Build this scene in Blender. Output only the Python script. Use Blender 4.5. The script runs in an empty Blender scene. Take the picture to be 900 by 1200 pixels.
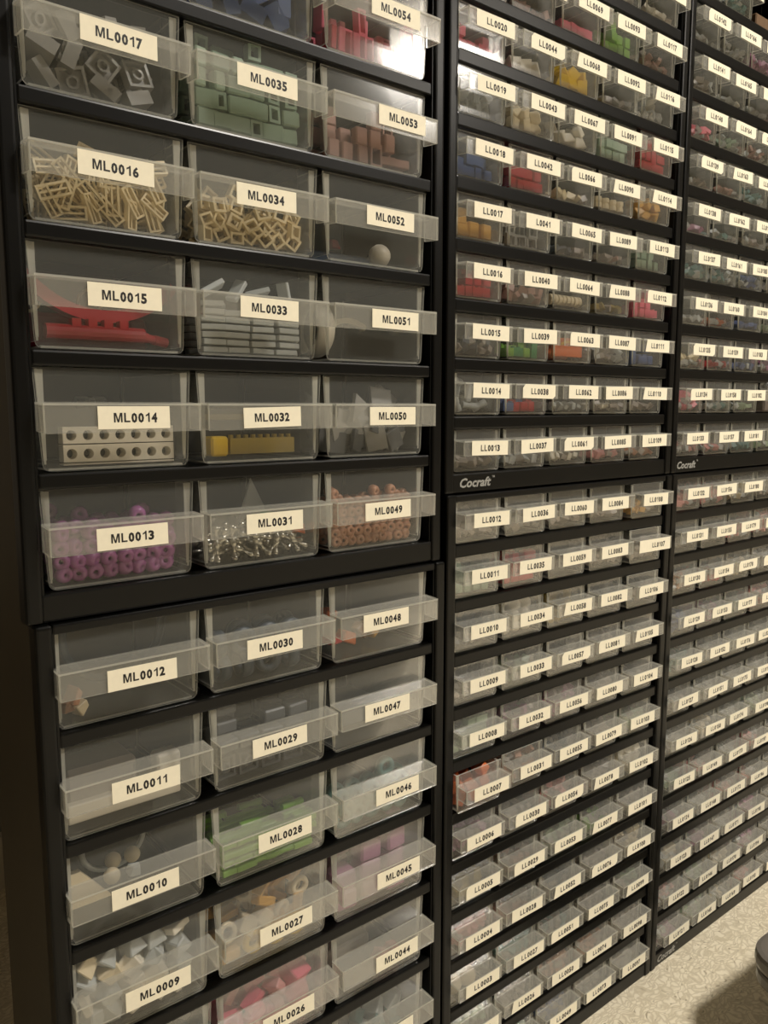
import bpy, bmesh, math, random
from mathutils import Vector, Matrix, Euler
R = math.radians
PI = math.pi
sc = bpy.context.scene
C = sc.collection
rnd = random.Random(7)

# ------------------------------------------------------------------ camera
FL = 0.567                                   # eye line reference above the floor
cam_d = bpy.data.cameras.new('camera')
cam = bpy.data.objects.new('camera', cam_d); C.objects.link(cam)
cam_d.sensor_fit = 'VERTICAL'; cam_d.sensor_height = 24.0; cam_d.lens = 948.9 / 1200 * 24.0
cam_d.clip_start = 0.01
yaw, pitch, roll = 0.6810, -0.1292, -0.0003
fw = Vector((math.sin(yaw)*math.cos(pitch), math.cos(yaw)*math.cos(pitch), math.sin(pitch)))
rt = Vector((math.cos(yaw), -math.sin(yaw), 0)); up = rt.cross(fw)
r2 = rt*math.cos(roll) + up*math.sin(roll); u2 = -rt*math.sin(roll) + up*math.cos(roll)
m = Matrix((r2, u2, -fw)).transposed().to_4x4(); m.translation = Vector((0, -0.4528, 0.0458+FL))
cam.matrix_world = m
sc.camera = cam

# ------------------------------------------------------------------ light and exposure
w = bpy.data.worlds.new('world'); sc.world = w; w.use_nodes = True
w.node_tree.nodes['Background'].inputs[0].default_value = (1.0, 0.92, 0.78, 1)
w.node_tree.nodes['Background'].inputs[1].default_value = 0.05
LAMP = Vector((2.95, -2.75, 2.36))
ld = bpy.data.lights.new('ceiling_lamp_light', 'AREA'); ld.shape = 'RECTANGLE'; ld.size = 0.50; ld.size_y = 0.12
ld.energy = 24; ld.color = (1.0, 0.95, 0.87)
lo = bpy.data.objects.new('ceiling_lamp_light', ld); C.objects.link(lo); lo.location = LAMP - Vector((0, 0, 0.02))
ld2 = bpy.data.lights.new('hall_lamp_light', 'AREA'); ld2.shape = 'DISK'; ld2.size = 0.35
ld2.energy = 46; ld2.color = (1.0, 0.95, 0.87)
lo2 = bpy.data.objects.new('hall_lamp_light', ld2); C.objects.link(lo2); lo2.location = (1.25, -1.35, 2.34)
vs = sc.view_settings
vs.view_transform = 'Standard'; vs.look = 'None'; vs.gamma = 1; vs.use_curve_mapping = False
vs.exposure = 0.55
try:
    sc.cycles.transparent_max_bounces = 40
    sc.cycles.max_bounces = 8
except Exception: pass

# ------------------------------------------------------------------ materials
def srgb(c):
    return tuple((x/255/12.92 if x/255 <= .04045 else ((x/255+.055)/1.055)**2.4) for x in c) + (1,)
_m = {}
def mat(name, col, rough=.5, metal=0, noise=0.0, nscale=60, bump=0, spec=.5):
    if name in _m: return _m[name]
    M = bpy.data.materials.new(name); M.use_nodes = True; N = M.node_tree.nodes; L = M.node_tree.links
    b = N['Principled BSDF']; c = srgb(col)
    b.inputs['Base Color'].default_value = c; b.inputs['Roughness'].default_value = rough
    b.inputs['Metallic'].default_value = metal; b.inputs['Specular IOR Level'].default_value = spec
    if noise or bump:
        tc = N.new('ShaderNodeTexCoord'); n = N.new('ShaderNodeTexNoise'); n.inputs['Scale'].default_value = nscale
        n.inputs['Detail'].default_value = 5; L.new(tc.outputs['Object'], n.inputs['Vector'])
        if noise:
            mx = N.new('ShaderNodeMix'); mx.data_type = 'RGBA'; mx.blend_type = 'MULTIPLY'
            mx.inputs[6].default_value = c; mx.inputs[0].default_value = noise
            L.new(n.outputs['Color'], mx.inputs[7]); 
            bw = N.new('ShaderNodeMapRange'); bw.inputs[1].default_value = .3; bw.inputs[2].default_value = .7
            bw.inputs[3].default_value = .55; bw.inputs[4].default_value = 1.25
            L.new(n.outputs['Fac'], bw.inputs[0]); L.new(bw.outputs[0], mx.inputs[7]); L.new(mx.outputs[2], b.inputs['Base Color'])
        if bump:
            bp = N.new('ShaderNodeBump'); bp.inputs['Strength'].default_value = bump; bp.inputs['Distance'].default_value = .001
            L.new(n.outputs['Fac'], bp.inputs['Height']); L.new(bp.outputs[0], b.inputs['Normal'])
    _m[name] = M; return M

def frosted(name, lo_a, hi_a, col=(214, 216, 206), rough=.22, tint=(1, 1, 1)):
    """milky see-through polypropylene: partly lets light straight through, partly scatters it"""
    M = bpy.data.materials.new(name); M.use_nodes = True; N = M.node_tree.nodes; L = M.node_tree.links
    N.remove(N['Principled BSDF'])
    out = N['Material Output']
    tr = N.new('ShaderNodeBsdfTransparent'); tr.inputs[0].default_value = tint + (1,)
    df = N.new('ShaderNodeBsdfDiffuse'); df.inputs[0].default_value = srgb(col)
    tl = N.new('ShaderNodeBsdfTranslucent'); tl.inputs[0].default_value = srgb(col)
    gl = N.new('ShaderNodeBsdfGlossy'); gl.inputs['Roughness'].default_value = rough; gl.inputs[0].default_value = (.9, .9, .9, 1)
    m1 = N.new('ShaderNodeMixShader'); m1.inputs[0].default_value = .4; L.new(df.outputs[0], m1.inputs[1]); L.new(tl.outputs[0], m1.inputs[2])
    lw = N.new('ShaderNodeLayerWeight'); lw.inputs['Blend'].default_value = .35
    mr = N.new('ShaderNodeMapRange'); mr.inputs[3].default_value = lo_a; mr.inputs[4].default_value = hi_a
    L.new(lw.outputs['Facing'], mr.inputs[0])
    m2 = N.new('ShaderNodeMixShader'); L.new(mr.outputs[0], m2.inputs[0]); L.new(tr.outputs[0], m2.inputs[1]); L.new(m1.outputs[0], m2.inputs[2])
    fr = N.new('ShaderNodeFresnel'); fr.inputs[0].default_value = 1.45
    fm = N.new('ShaderNodeMath'); fm.operation = 'MULTIPLY'; fm.inputs[1].default_value = .28; L.new(fr.outputs[0], fm.inputs[0])
    m3 = N.new('ShaderNodeMixShader'); L.new(fm.outputs[0], m3.inputs[0]); L.new(m2.outputs[0], m3.inputs[1]); L.new(gl.outputs[0], m3.inputs[2])
    L.new(m3.outputs[0], out.inputs[0])
    _m[name] = M; return M

BLACK = mat('black_plastic', (9, 9, 8), .30, 0, .35, 9, .05, .25)
SIDE = mat('cabinet_side_reflection_tint', (60, 52, 35), .5, 0, .4, 14, .1)  # olive-brown colour stands in for the reflection on glossy black sides
DARKIN = mat('dark_interior_plastic', (13, 13, 12), .6)
FROST = frosted('frosted_plastic', .095, .11, (208, 209, 200), .13)
FROSTN = frosted('frosted_plastic_thin', .085, .095, (208, 209, 200), .13)
LIPN = frosted('frosted_lip_thin', .17, .22, (214, 212, 202), .13)
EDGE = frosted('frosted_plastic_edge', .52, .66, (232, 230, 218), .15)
FROST2 = frosted('frosted_plastic_clear', .15, .45)
LIP = frosted('frosted_lip_plastic', .22, .27, (216, 214, 203), .13)
PAPER = mat('label_paper', (246, 238, 214), .75, 0, .06, 300)
INK = mat('label_ink', (24, 21, 20), .6)
SILVER = mat('silver_print', (160, 160, 156), .4, .2)

# ------------------------------------------------------------------ mesh helpers
def mesh(name, v, f, mats, mi=None, smooth=False):
    me = bpy.data.meshes.new(name); me.from_pydata(v, [], f)
    for mm in mats: me.materials.append(mm)
    if mi: me.polygons.foreach_set('material_index', mi)
    if smooth: me.polygons.foreach_set('use_smooth', [True]*len(f))
    me.update(); return me
class MB:
    def __init__(s): s.v = []; s.f = []; s.mi = []
    def hexa(s, p, mi=0, mis=None):      # p: 8 points, bottom ccw 0-3, top 4-7
        b = len(s.v); s.v += [tuple(q) for q in p]
        fs = [(0,3,2,1),(4,5,6,7),(0,1,5,4),(1,2,6,5),(2,3,7,6),(3,0,4,7)]
        for k, q in enumerate(fs):
            s.f.append(tuple(b+i for i in q)); s.mi.append(mis[k] if mis else mi)
    def box(s, x0, x1, y0, y1, z0, z1, mi=0, mis=None):
        s.hexa([(x0,y0,z0),(x1,y0,z0),(x1,y1,z0),(x0,y1,z0),(x0,y0,z1),(x1,y0,z1),(x1,y1,z1),(x0,y1,z1)], mi, mis)
    def prism(s, pts, f0, f1, cap=0, side=1):  # pts outline; f0/f1: map (a,b)->3d near / far
        n = len(pts); b = len(s.v)
        s.v += [f0(*q) for q in pts] + [f1(*q) for q in pts]
        s.f.append(tuple(b+i for i in range(n))); s.mi.append(cap)
        s.f.append(tuple(b+n+i for i in reversed(range(n)))); s.mi.append(cap)
        for i in range(n):
            j = (i+1) % n; s.f.append((b+i, b+n+i, b+n+j, b+j)); s.mi.append(side)
    def cyl(s, cx, cy, cz, r, h, axis='z', n=10, r2=None, mi=0, caps=True):
        r2 = r if r2 is None else r2; b = len(s.v)
        for rr, t in ((r, 0), (r2, h)):
            for i in range(n):
                a, c = rr*math.cos(2*PI*i/n), rr*math.sin(2*PI*i/n)
                s.v.append((cx+a, cy+c, cz+t) if axis == 'z' else ((cx+t, cy+a, cz+c) if axis == 'x' else (cx+a, cy+t, cz-c)))
        for i in range(n):
            j = (i+1) % n; s.f.append((b+i, b+j, b+n+j, b+n+i)); s.mi.append(mi)
        if caps:
            s.f.append(tuple(b+i for i in reversed(range(n)))); s.mi.append(mi)
            s.f.append(tuple(b+n+i for i in range(n))); s.mi.append(mi)
    def lathe(s, prof, n=12, axis='z', close=False, mi=0):
        b = len(s.v)
        for r, z in prof:
            for i in range(n):
                a, c = r*math.cos(2*PI*i/n), r*math.sin(2*PI*i/n)
                s.v.append((a, c, z) if axis == 'z' else ((z, a, c) if axis == 'x' else (a, z, -c)))
        m_ = len(prof); rng = range(m_) if close else range(m_-1)
        for k in rng:
            k2 = (k+1) % m_
            for i in range(n):
                j = (i+1) % n; s.f.append((b+k*n+i, b+k*n+j, b+k2*n+j, b+k2*n+i)); s.mi.append(mi)
    def add(s, other, M=None, mi=None):
        b = len(s.v)
        s.v += [tuple(M @ Vector(q)) if M else q for q in other.v]
        s.f += [tuple(b+i for i in q) for q in other.f]; s.mi += (other.mi if mi is None else [mi]*len(other.f))
    def build(s, name, mats, smooth=False): return mesh(name, s.v, s.f, mats, s.mi, smooth)

def obj(name, me, parent=None, loc=(0,0,0), rot=(0,0,0), **props):
    o = bpy.data.objects.new(name, me); C.objects.link(o); o.location = loc; o.rotation_euler = rot
    if parent: o.parent = parent
    for k, v in props.items(): o[k] = v
    return o
def bevel(me, width, seg=2, ang=40):
    bm = bmesh.new(); bm.from_mesh(me); bmesh.ops.remove_doubles(bm, verts=bm.verts, dist=1e-6)
    ed = [e for e in bm.edges if len(e.link_faces) == 2 and e.calc_face_angle(0) > R(ang)]
    bmesh.ops.bevel(bm, geom=ed, offset=width, segments=seg, affect='EDGES', profile=.6, clamp_overlap=True)
    bm.to_mesh(me); bm.free(); return me

# ------------------------------------------------------------------ room
def structure(name, me, **k): return obj(name, me, kind='structure', **k)
def floor_material():
    M = bpy.data.materials.new('mottled_vinyl_floor'); M.use_nodes = True; N = M.node_tree.nodes; L = M.node_tree.links
    b = N['Principled BSDF']; b.inputs['Roughness'].default_value = .5
    tc = N.new('ShaderNodeTexCoord')
    n0 = N.new('ShaderNodeTexNoise'); n0.inputs['Scale'].default_value = 45; n0.inputs['Detail'].default_value = 2
    L.new(tc.outputs['Object'], n0.inputs['Vector'])
    vm = N.new('ShaderNodeVectorMath'); vm.operation = 'MULTIPLY_ADD'; vm.inputs[1].default_value = (.03, .03, 0)
    L.new(n0.outputs['Color'], vm.inputs[0]); L.new(tc.outputs['Object'], vm.inputs[2])
    mp = N.new('ShaderNodeMapping'); mp.inputs['Scale'].default_value = (1, 2.2, 1); mp.inputs['Rotation'].default_value = (0, 0, .5)
    L.new(vm.outputs[0], mp.inputs[0])
    v1 = N.new('ShaderNodeTexVoronoi'); v1.feature = 'DISTANCE_TO_EDGE'; v1.inputs['Scale'].default_value = 105; L.new(mp.outputs[0], v1.inputs['Vector'])
    r1 = N.new('ShaderNodeValToRGB'); e = r1.color_ramp.elements
    e[0].position = 0; e[0].color = srgb((204, 192, 166)); e[1].position = .22; e[1].color = srgb((236, 226, 202))
    L.new(v1.outputs['Distance'], r1.inputs[0])
    v2 = N.new('ShaderNodeTexVoronoi'); v2.inputs['Scale'].default_value = 85; L.new(mp.outputs[0], v2.inputs['Vector'])
    r2_ = N.new('ShaderNodeValToRGB'); e = r2_.color_ramp.elements
    e[0].position = .10; e[0].color = srgb((140, 128, 108)); e[1].position = .22; e[1].color = (1, 1, 1, 1)
    L.new(v2.outputs['Distance'], r2_.inputs[0])
    mx = N.new('ShaderNodeMix'); mx.data_type = 'RGBA'; mx.blend_type = 'MULTIPLY'; mx.inputs[0].default_value = .55
    L.new(r1.outputs[0], mx.inputs[6]); L.new(r2_.outputs[0], mx.inputs[7]); L.new(mx.outputs[2], b.inputs['Base Color'])
    bp = N.new('ShaderNodeBump'); bp.inputs['Strength'].default_value = .25; bp.inputs['Distance'].default_value = .001
    L.new(v1.outputs['Distance'], bp.inputs['Height']); L.new(bp.outputs[0], b.inputs['Normal'])
    return M
RX0, RX1, RY0, RY1, RZ = -1.6, 4.2, -3.9, .62, 2.42
WALL = mat('painted_wall', (124, 117, 106), .85, 0, .08, 5, .1)
CEIL = mat('painted_ceiling', (150, 144, 132), .9, 0, .05, 4)
def slab(x0, x1, y0, y1, z0, z1, m_, nm):
    b = MB(); b.box(x0, x1, y0, y1, z0, z1); return b.build(nm, [m_])
structure('floor', slab(RX0, RX1, RY0, RY1, -.05, 0, floor_material(), 'floor'))
structure('ceiling', slab(RX0, RX1, RY0, RY1, RZ, RZ+.05, CEIL, 'ceiling'))
structure('wall_back', slab(RX0, RX1, RY1, RY1+.08, 0, RZ, WALL, 'wall_back'))
structure('wall_front', slab(RX0, RX1, RY0-.08, RY0, 0, RZ, WALL, 'wall_front'))
structure('wall_left', slab(RX0-.08, RX0, RY0, RY1, 0, RZ, WALL, 'wall_left'))
structure('wall_right', slab(RX1, RX1+.08, RY0, RY1, 0, RZ, WALL, 'wall_right'))
TRIM = mat('white_trim', (205, 198, 180), .5)
structure('baseboard_back', slab(RX0, RX1, RY1-.014, RY1, 0, .07, TRIM, 'baseboard_back'))
structure('baseboard_right', slab(RX1-.014, RX1, RY0, RY1-.014, 0, .07, TRIM, 'baseboard_right'))
# ceiling lamps (outside the frame, they light the room)
def emit(name, col, s):
    M = bpy.data.materials.new(name); M.use_nodes = True; b = M.node_tree.nodes['Principled BSDF']
    b.inputs['Emission Color'].default_value = col + (1,); b.inputs['Emission Strength'].default_value = s; return M
def lamp(name, p, sx, sy, label):
    e = obj(name, None, loc=(p[0], p[1], RZ), label=label, category='lamp')
    b = MB(); b.box(-sx/2-.03, sx/2+.03, -sy/2-.03, sy/2+.03, -.03, 0)
    obj('lamp_housing', bevel(b.build('lamp_housing', [TRIM]), .006), e)
    b = MB(); b.box(-sx/2, sx/2, -sy/2, sy/2, -.038, -.030)
    obj('lamp_diffuser', b.build('lamp_diffuser', [emit('lamp_glow', (1, .8, .54), 12)]), e)
lamp('ceiling_lamp', LAMP, .55, .22, 'long warm ceiling lamp in the far right part of the room')
lamp('ceiling_lamp', (1.25, -1.35), .3, .3, 'small square warm ceiling lamp in front of the cabinets')

# ------------------------------------------------------------------ lettering
def glyph(ch, off=.028, shear=0.0):
    c = bpy.data.curves.new('g', 'FONT'); c.body = ch; c.size = 1; c.offset = off; c.resolution_u = 2; c.shear = shear
    o = bpy.data.objects.new('g', c); C.objects.link(o)
    bpy.context.view_layer.update()
    me = bpy.data.meshes.new_from_object(o.evaluated_get(bpy.context.evaluated_depsgraph_get()))
    b = MB(); b.v = [tuple(v.co) for v in me.vertices]; b.f = [tuple(p.vertices) for p in me.polygons]; b.mi = [0]*len(b.f)
    bpy.data.objects.remove(o); bpy.data.meshes.remove(me); bpy.data.curves.remove(c)
    x0 = min(v[0] for v in b.v); x1 = max(v[0] for v in b.v); h = max(v[1] for v in b.v)
    return b, x0, x1, h
def poly_glyph(polys):
    b = MB()
    for p in polys:
        n = len(b.v); b.v += [(x, y, 0) for x, y in p]; b.f.append(tuple(range(n, n+len(p)))); b.mi.append(0)
    return b, min(v[0] for v in b.v), max(v[0] for v in b.v), 1.0
GL = {ch: glyph(ch, .045) for ch in '023456789'}
GL['L'] = poly_glyph([[(0, 0), (.3, 0), (.3, 1), (0, 1)], [(.3, 0), (1, 0), (1, .17), (.3, .17)]])
GL['M'] = poly_glyph([[(0, 0), (.19, 0), (.19, 1), (0, 1)], [(.81, 0), (1, 0), (1, 1), (.81, 1)],
    [(.19, 1), (.19, .72), (.41, 0), (.5, 0), (.5, .27), (.28, 1)], [(.81, 1), (.72, 1), (.5, .27), (.5, 0), (.59, 0), (.81, .72)]])
GL['1'] = poly_glyph([[(.6, 0), (1, 0), (1, 1), (.66, 1), (.6, .9)], [(0, .58), (.6, .72), (.6, .9), (0, .76)]])
ADV = {'M': .833, 'L': .611}
INKW = {'M': .69, 'L': .49, '1': .33}
def lettering(txt, cap, pitch_scale=1.0, thick=.00012):
    """letters standing in the xz plane facing -y, centred on the origin"""
    em = cap/.716; b = MB(); tot = sum(ADV.get(c, .556) for c in txt)*em*pitch_scale; x = -tot/2
    for c in txt:
        g, x0, x1, h = GL[c]; a = ADV.get(c, .556)*em*pitch_scale; wd = INKW.get(c, .48)*em*pitch_scale
        s = cap/h; sx = wd/(x1-x0); ox = x+(a-wd)/2
        n = len(b.v)
        for v in g.v: b.v.append((ox+(v[0]-x0)*sx, 0, v[1]*s-cap/2))
        for f in g.f: b.f.append(tuple(n+i for i in f)); b.mi.append(0)
        x += a
    return b.build('lettering', [INK])

# ------------------------------------------------------------------ drawer mesh
def drawer_mesh(w_, h, dep, taper, liptop, liph, lipd, th=.0012):
    """origin: front face, top centre; x right, y into the cabinet, z up"""
    b = MB(); hw = w_/2; hb = hw-taper; r = .004 if h > .04 else .0025
    out = [(-hw, 0), (hw, 0)]
    for k in range(4):
        a = k/3*PI/2; out.append((hb-r+r*math.cos(a), -h+r-r*math.sin(a)))
    for k in range(4):
        a = PI/2-k/3*PI/2; out.append((-hb+r-r*math.cos(a), -h+r-r*math.sin(a)))
    b.prism(list(reversed(out)), lambda x, z: (x, 0, z), lambda x, z: (x, th, z), 0, 1)
    b.prism(list(reversed(out)), lambda x, z: (x*.975, dep-th, z), lambda x, z: (x*.975, dep, z), 0, 1)
    ins = .0016
    for s in (-1, 1):
        xo, xb = s*(hw-ins), s*(hb-ins*.6); xi, xbi = xo-s*th, xb-s*th
        p = [(xb, th, -h+r), (xbi, th, -h+r), (xbi, dep-th, -h+r), (xb, dep-th, -h+r), (xo, th, -.0008), (xi, th, -.0008), (xi, dep-th, -.0008), (xo, dep-th, -.0008)]
        if s > 0: p = [p[1], p[0], p[3], p[2], p[5], p[4], p[7], p[6]]
        b.hexa(p, mis=[1, 1, 1, 0, 1, 0])
    b.box(-hb+ins+r*.4, hb-ins-r*.4, th, dep-th, -h+.0004, -h+.0004+th, mis=[0, 0, 1, 1, 1, 1])
    # added strips inside the front, imitating the bright look of the thick side walls
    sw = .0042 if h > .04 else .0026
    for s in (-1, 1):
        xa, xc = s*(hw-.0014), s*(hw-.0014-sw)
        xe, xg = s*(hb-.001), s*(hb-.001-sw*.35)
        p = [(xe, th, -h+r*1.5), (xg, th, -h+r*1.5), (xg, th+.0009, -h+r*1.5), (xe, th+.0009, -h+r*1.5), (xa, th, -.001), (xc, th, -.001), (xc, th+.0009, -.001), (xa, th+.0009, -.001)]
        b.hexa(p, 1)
    # handle lip
    lw_ = hw-.0003; lt = th*.95; z1 = -liptop; z0 = -liptop-liph
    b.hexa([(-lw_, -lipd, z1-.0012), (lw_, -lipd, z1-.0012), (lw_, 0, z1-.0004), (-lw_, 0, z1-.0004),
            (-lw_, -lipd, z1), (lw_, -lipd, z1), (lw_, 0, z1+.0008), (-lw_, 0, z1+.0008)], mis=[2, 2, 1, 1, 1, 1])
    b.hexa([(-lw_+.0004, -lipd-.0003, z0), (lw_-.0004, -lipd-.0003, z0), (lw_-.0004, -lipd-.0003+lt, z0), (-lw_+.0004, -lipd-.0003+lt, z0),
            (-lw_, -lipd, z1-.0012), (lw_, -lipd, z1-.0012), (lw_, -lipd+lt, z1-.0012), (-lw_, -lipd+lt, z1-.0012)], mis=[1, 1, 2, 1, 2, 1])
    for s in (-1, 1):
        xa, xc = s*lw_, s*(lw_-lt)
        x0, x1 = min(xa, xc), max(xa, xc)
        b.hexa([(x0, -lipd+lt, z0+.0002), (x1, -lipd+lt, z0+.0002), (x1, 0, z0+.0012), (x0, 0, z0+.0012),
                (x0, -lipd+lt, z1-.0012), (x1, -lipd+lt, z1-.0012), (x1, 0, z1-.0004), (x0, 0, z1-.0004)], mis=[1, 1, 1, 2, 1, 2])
    # thin bright moulded edges along the lip
    return b.build('drawer', [FROST, EDGE, LIP] if h > .04 else [FROSTN, EDGE, LIPN])

def card_mesh(w_, h, cut=0):
    b = MB(); c = .0032
    pts = [(-w_/2, -h/2), (w_/2, -h/2), (w_/2, h/2), (-w_/2, h/2)]
    if cut == 1: pts = [(-w_/2, -h/2), (w_/2, -h/2), (w_/2, h/2)] + [(-w_/2+c-c*math.sin(a), h/2-c+c*math.cos(a)) for a in (0, .5, 1.1, PI/2)]
    if cut == 2: pts = [(-w_/2, -h/2), (w_/2-c, -h/2), (w_/2, -h/2+c*.7), (w_/2, h/2), (-w_/2+c, h/2), (-w_/2, h/2-c)]
    if cut == 3: pts = [(-w_/2+.001, -h/2), (w_/2, -h/2), (w_/2, h/2), (-w_/2+.0035, h/2)]
    b.prism(pts, lambda x, z: (x, 0, z), lambda x, z: (x, .00015, z), 0, 0)
    return b.build('label_card', [PAPER])

# ------------------------------------------------------------------ cabinets
SPEC = dict(
    wide=dict(cols=3, rows=6, pitch=.0944, rp=.0661, w=.0904, h=.0561, x0=.0083, taper=.0029, lt=.0192, lh=.0160, ld=.0140, lab=(.0415, .0125), capt=.0052),
    narrow=dict(cols=5, rows=12, pitch=.0579, rp=.0445, w=.0524, h=.0331, x0=.0115, taper=.0014, lt=.0083, lh=.0120, ld=.0122, lab=(.0405, .0113), capt=.0048))
DM = {k: drawer_mesh(s['w'], s['h'], .100, s['taper'], s['lt'], s['lh'], s['ld']) for k, s in SPEC.items()}
CARDS = {k: [card_mesh(s['lab'][0], s['lab'][1], c) for c in range(4)] for k, s in SPEC.items()}
DEP = .112
POS = {}            # drawer number -> (cabinet, world matrix of the drawer)
def logo_mesh(sz):
    g, x0, x1, h = glyph('Cocraft', .03, .25)
    b = MB(); s = sz/h
    b.v = [((v[0]-x0)*s*1.12, 0, v[1]*s) for v in g.v]; b.f = g.f; b.mi = g.mi
    t, a0, a1, hh = glyph('TM', .01)
    q = MB(); q.v = [((x1-x0)*s*1.12+.001+(v[0]-a0)*s*.25, 0, sz*.85+v[1]*s*.25) for v in t.v]; q.f = t.f; q.mi = t.mi
    b.add(q); return b.build('lettering', [SILVER])
LOGO = logo_mesh(.0072)

def cabinet(kind, X, Y, Z0, W, toprow, botrail, first_no, numf, label, logo, pull={}, skip=(), lab_off={}, xshift=0.0, dlabels={}):
    """X: outer left, Z0: bottom, toprow: height of the top of the lowest drawer row above Z0"""
    s = SPEC[kind]; n = s['rows']
    H = toprow + (n-1)*s['rp'] + .0062
    root = obj('drawer_cabinet', None, loc=(X, Y, Z0), label=label, category='cabinet', group='black drawer cabinets')
    bz = .0095; yb = -.0052
    # body shell
    b = MB(); t = .0035
    b.box(.003, .003+t, yb+.008, DEP, .001, H-.001); b.box(W-.003-t, W-.003, yb+.008, DEP, .001, H-.001)
    b.box(.003+t, W-.003-t, yb+.008, DEP, .001, .004); b.box(.003+t, W-.003-t, yb+.008, DEP, H-.004, H-.001)
    b.box(.003+t, W-.003-t, DEP-.003, DEP, .004, H-.004)
    obj('body', b.build('body', [SIDE]), root)
    # bezel: two posts, top rail, bottom rail; each rounded
    b = MB()
    b.box(0, bz, yb, yb+.0125, 0, H); me = bevel(b.build('side_post', [BLACK]), .0022, 3)
    for x0 in (0, W-bz): obj('side_post', me, root, loc=(x0, 0, 0))
    b = MB(); b.box(bz, W-bz, yb+.0012, yb+.012, H-.0058, H-.0004)
    obj('top_rail', bevel(b.build('top_rail', [BLACK]), .0012, 2), root)
    rail_h = toprow - s['h'] - .0008
    b = MB(); b.box(bz-.001, W-bz+.001, yb+.0012, yb+.012, .0004, rail_h)
    rail = obj('bottom_rail', bevel(b.build('bottom_rail', [BLACK]), .0014, 2), root)
    # thin inner reveal of each post
    b = MB()
    b.box(0, .0012, yb+.002, DEP-.01, .004, H-.004); lin = b.build('inner_lining', [BLACK])
    for x0 in (bz, W-bz-.0012): obj('inner_lining', lin, root, loc=(x0, 0, 0))
    if logo:
        obj('lettering', LOGO, rail, loc=(logo, yb+.0010, rail_h*.5-.0032), label='silver maker lettering on black rail')
    # shelves between rows with guide ribs
    sb = MB(); sh = s['rp']-s['h']-.0014
    sb.box(bz+.0012, W-bz-.0012, yb+.0022, .008, 0, sh)
    sb2 = MB(); sb2.box(bz+.0012, W-bz-.0012, .008, DEP-.004, sh-.0022, sh)
    for c in range(1, s['cols']):
        xx = s['x0'] + c*s['pitch'] - (s['pitch']-s['w'])/2
        sb2.box(xx-.0008, xx+.0008, .0085, DEP-.004, sh, sh+.004)
    shm = bevel(sb.build('shelf', [BLACK]), .0013, 2)
    bm = bmesh.new(); bm.from_mesh(shm); tmp = sb2.build('tmp', [BLACK]); bm.from_mesh(tmp); bm.to_mesh(shm); bm.free(); bpy.data.meshes.remove(tmp)
    # vertical partitions between the columns
    pm = MB(); pm.box(-.0006, .0006, .022, DEP-.004, .004, H-.004); pmm = pm.build('partition', [DARKIN])
    for c in range(1, s['cols']):
        obj('partition', pmm, root, loc=(s['x0'] + c*s['pitch'] - (s['pitch']-s['w'])/2, 0, 0))
    for r in range(1, n):
        obj('shelf', shm, root, loc=(0, 0, toprow + r*s['rp'] - s['h'] - .0009 - sh))
    for r in range(n):
        for c in range(s['cols']):
            no = numf(c, r)
            if no in skip: continue
            x = s['x0'] + c*s['pitch'] + s['w']/2 + rnd.uniform(-.0004, .0004) + xshift
            z = toprow + r*s['rp']
            y = -pull.get(no, rnd.uniform(-.0008, .0012))
            pre = 'ML' if kind == 'wide' else 'LL'
            d = obj('drawer', DM[kind], root, loc=(x, y, z), label='%s drawer lettered %s%04d' % (('wide frosted' if kind == 'wide' else 'narrow frosted'), pre, no))
            d.rotation_euler = (rnd.uniform(-.004, .004), 0, rnd.uniform(-.006, .006))
            POS[(pre, no)] = Matrix.Translation((X+x, Y+y, Z0+z))
            dx, dz, tilt, cut, wd = lab_off.get(no, (None,)*5)
            if dx is None:
                if kind == 'wide': dx, dz, tilt, cut = rnd.uniform(-.002, .004), s['lt']+s['lh']/2+.0002, rnd.uniform(-.01, .01), 0
                else:
                    dx = (.0018 if c < 2 else (-.001 if c < 3 else -.004)) + rnd.uniform(-.0015, .0015); dz = s['lt']+s['lh']/2
                    tilt = rnd.uniform(-.02, .02); cut = rnd.choice([0, 0, 0, 0, 1, 2, 3, 0])
            yy = -s['ld']-.0006
            card = obj('label_card', CARDS[kind][cut], d, loc=(dx, yy, -dz), rot=(0, tilt, 0))
            if no == 107 and kind != 'wide': card.scale = (1.28, 1, 1.05)
            txt = '%s%04d' % (pre, no)
            if no == 41 and kind == 'narrow': txt = 'L0041'
            tx = dx + rnd.uniform(-.0008, .0008)
            if no == 107 and kind != 'wide': tx += .006
            obj('lettering', lettering(txt, s['capt'], .97 if kind == 'wide' else .95), d, loc=(tx, yy-.00008, -dz), rot=(0, tilt, 0))
    return root

# wide-drawer cabinets at the left (two, one on the other)
MLOFF = {17:(.0040,.0268,.012),16:(-.0003,.0269,.012),15:(.0025,.0275,.004),14:(.0041,.0270,-.002),13:(.0008,.0280,-.006),12:(.0020,.0290,.004),
 11:(.0014,.0288,.006),10:(-.0012,.0282,.0),9:(.0042,.0290,.01),35:(.0009,.0266,.0),34:(-.0012,.0276,.0),33:(-.0003,.0271,.014),32:(-.0011,.0275,-.022),
 31:(0,.0278,.0),30:(-.0033,.0276,.0),29:(-.0020,.0272,-.01),28:(.0013,.0272,-.012),27:(.0013,.0280,-.01),26:(.0021,.0280,0),54:(.0045,.0266,0),53:(.0120,.0264,0),
 52:(.0006,.0266,.01),51:(.0060,.0275,.01),50:(.0038,.0275,0),49:(-.0009,.0277,-.01),48:(-.0055,.0268,0),47:(-.0040,.0266,0),46:(.0050,.0268,0),45:(.0068,.0274,0),44:(.0061,.0284,0)}
MLOFF = {k: (a, b_, c_, 0, 1) for k, (a, b_, c_) in MLOFF.items()}
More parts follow.
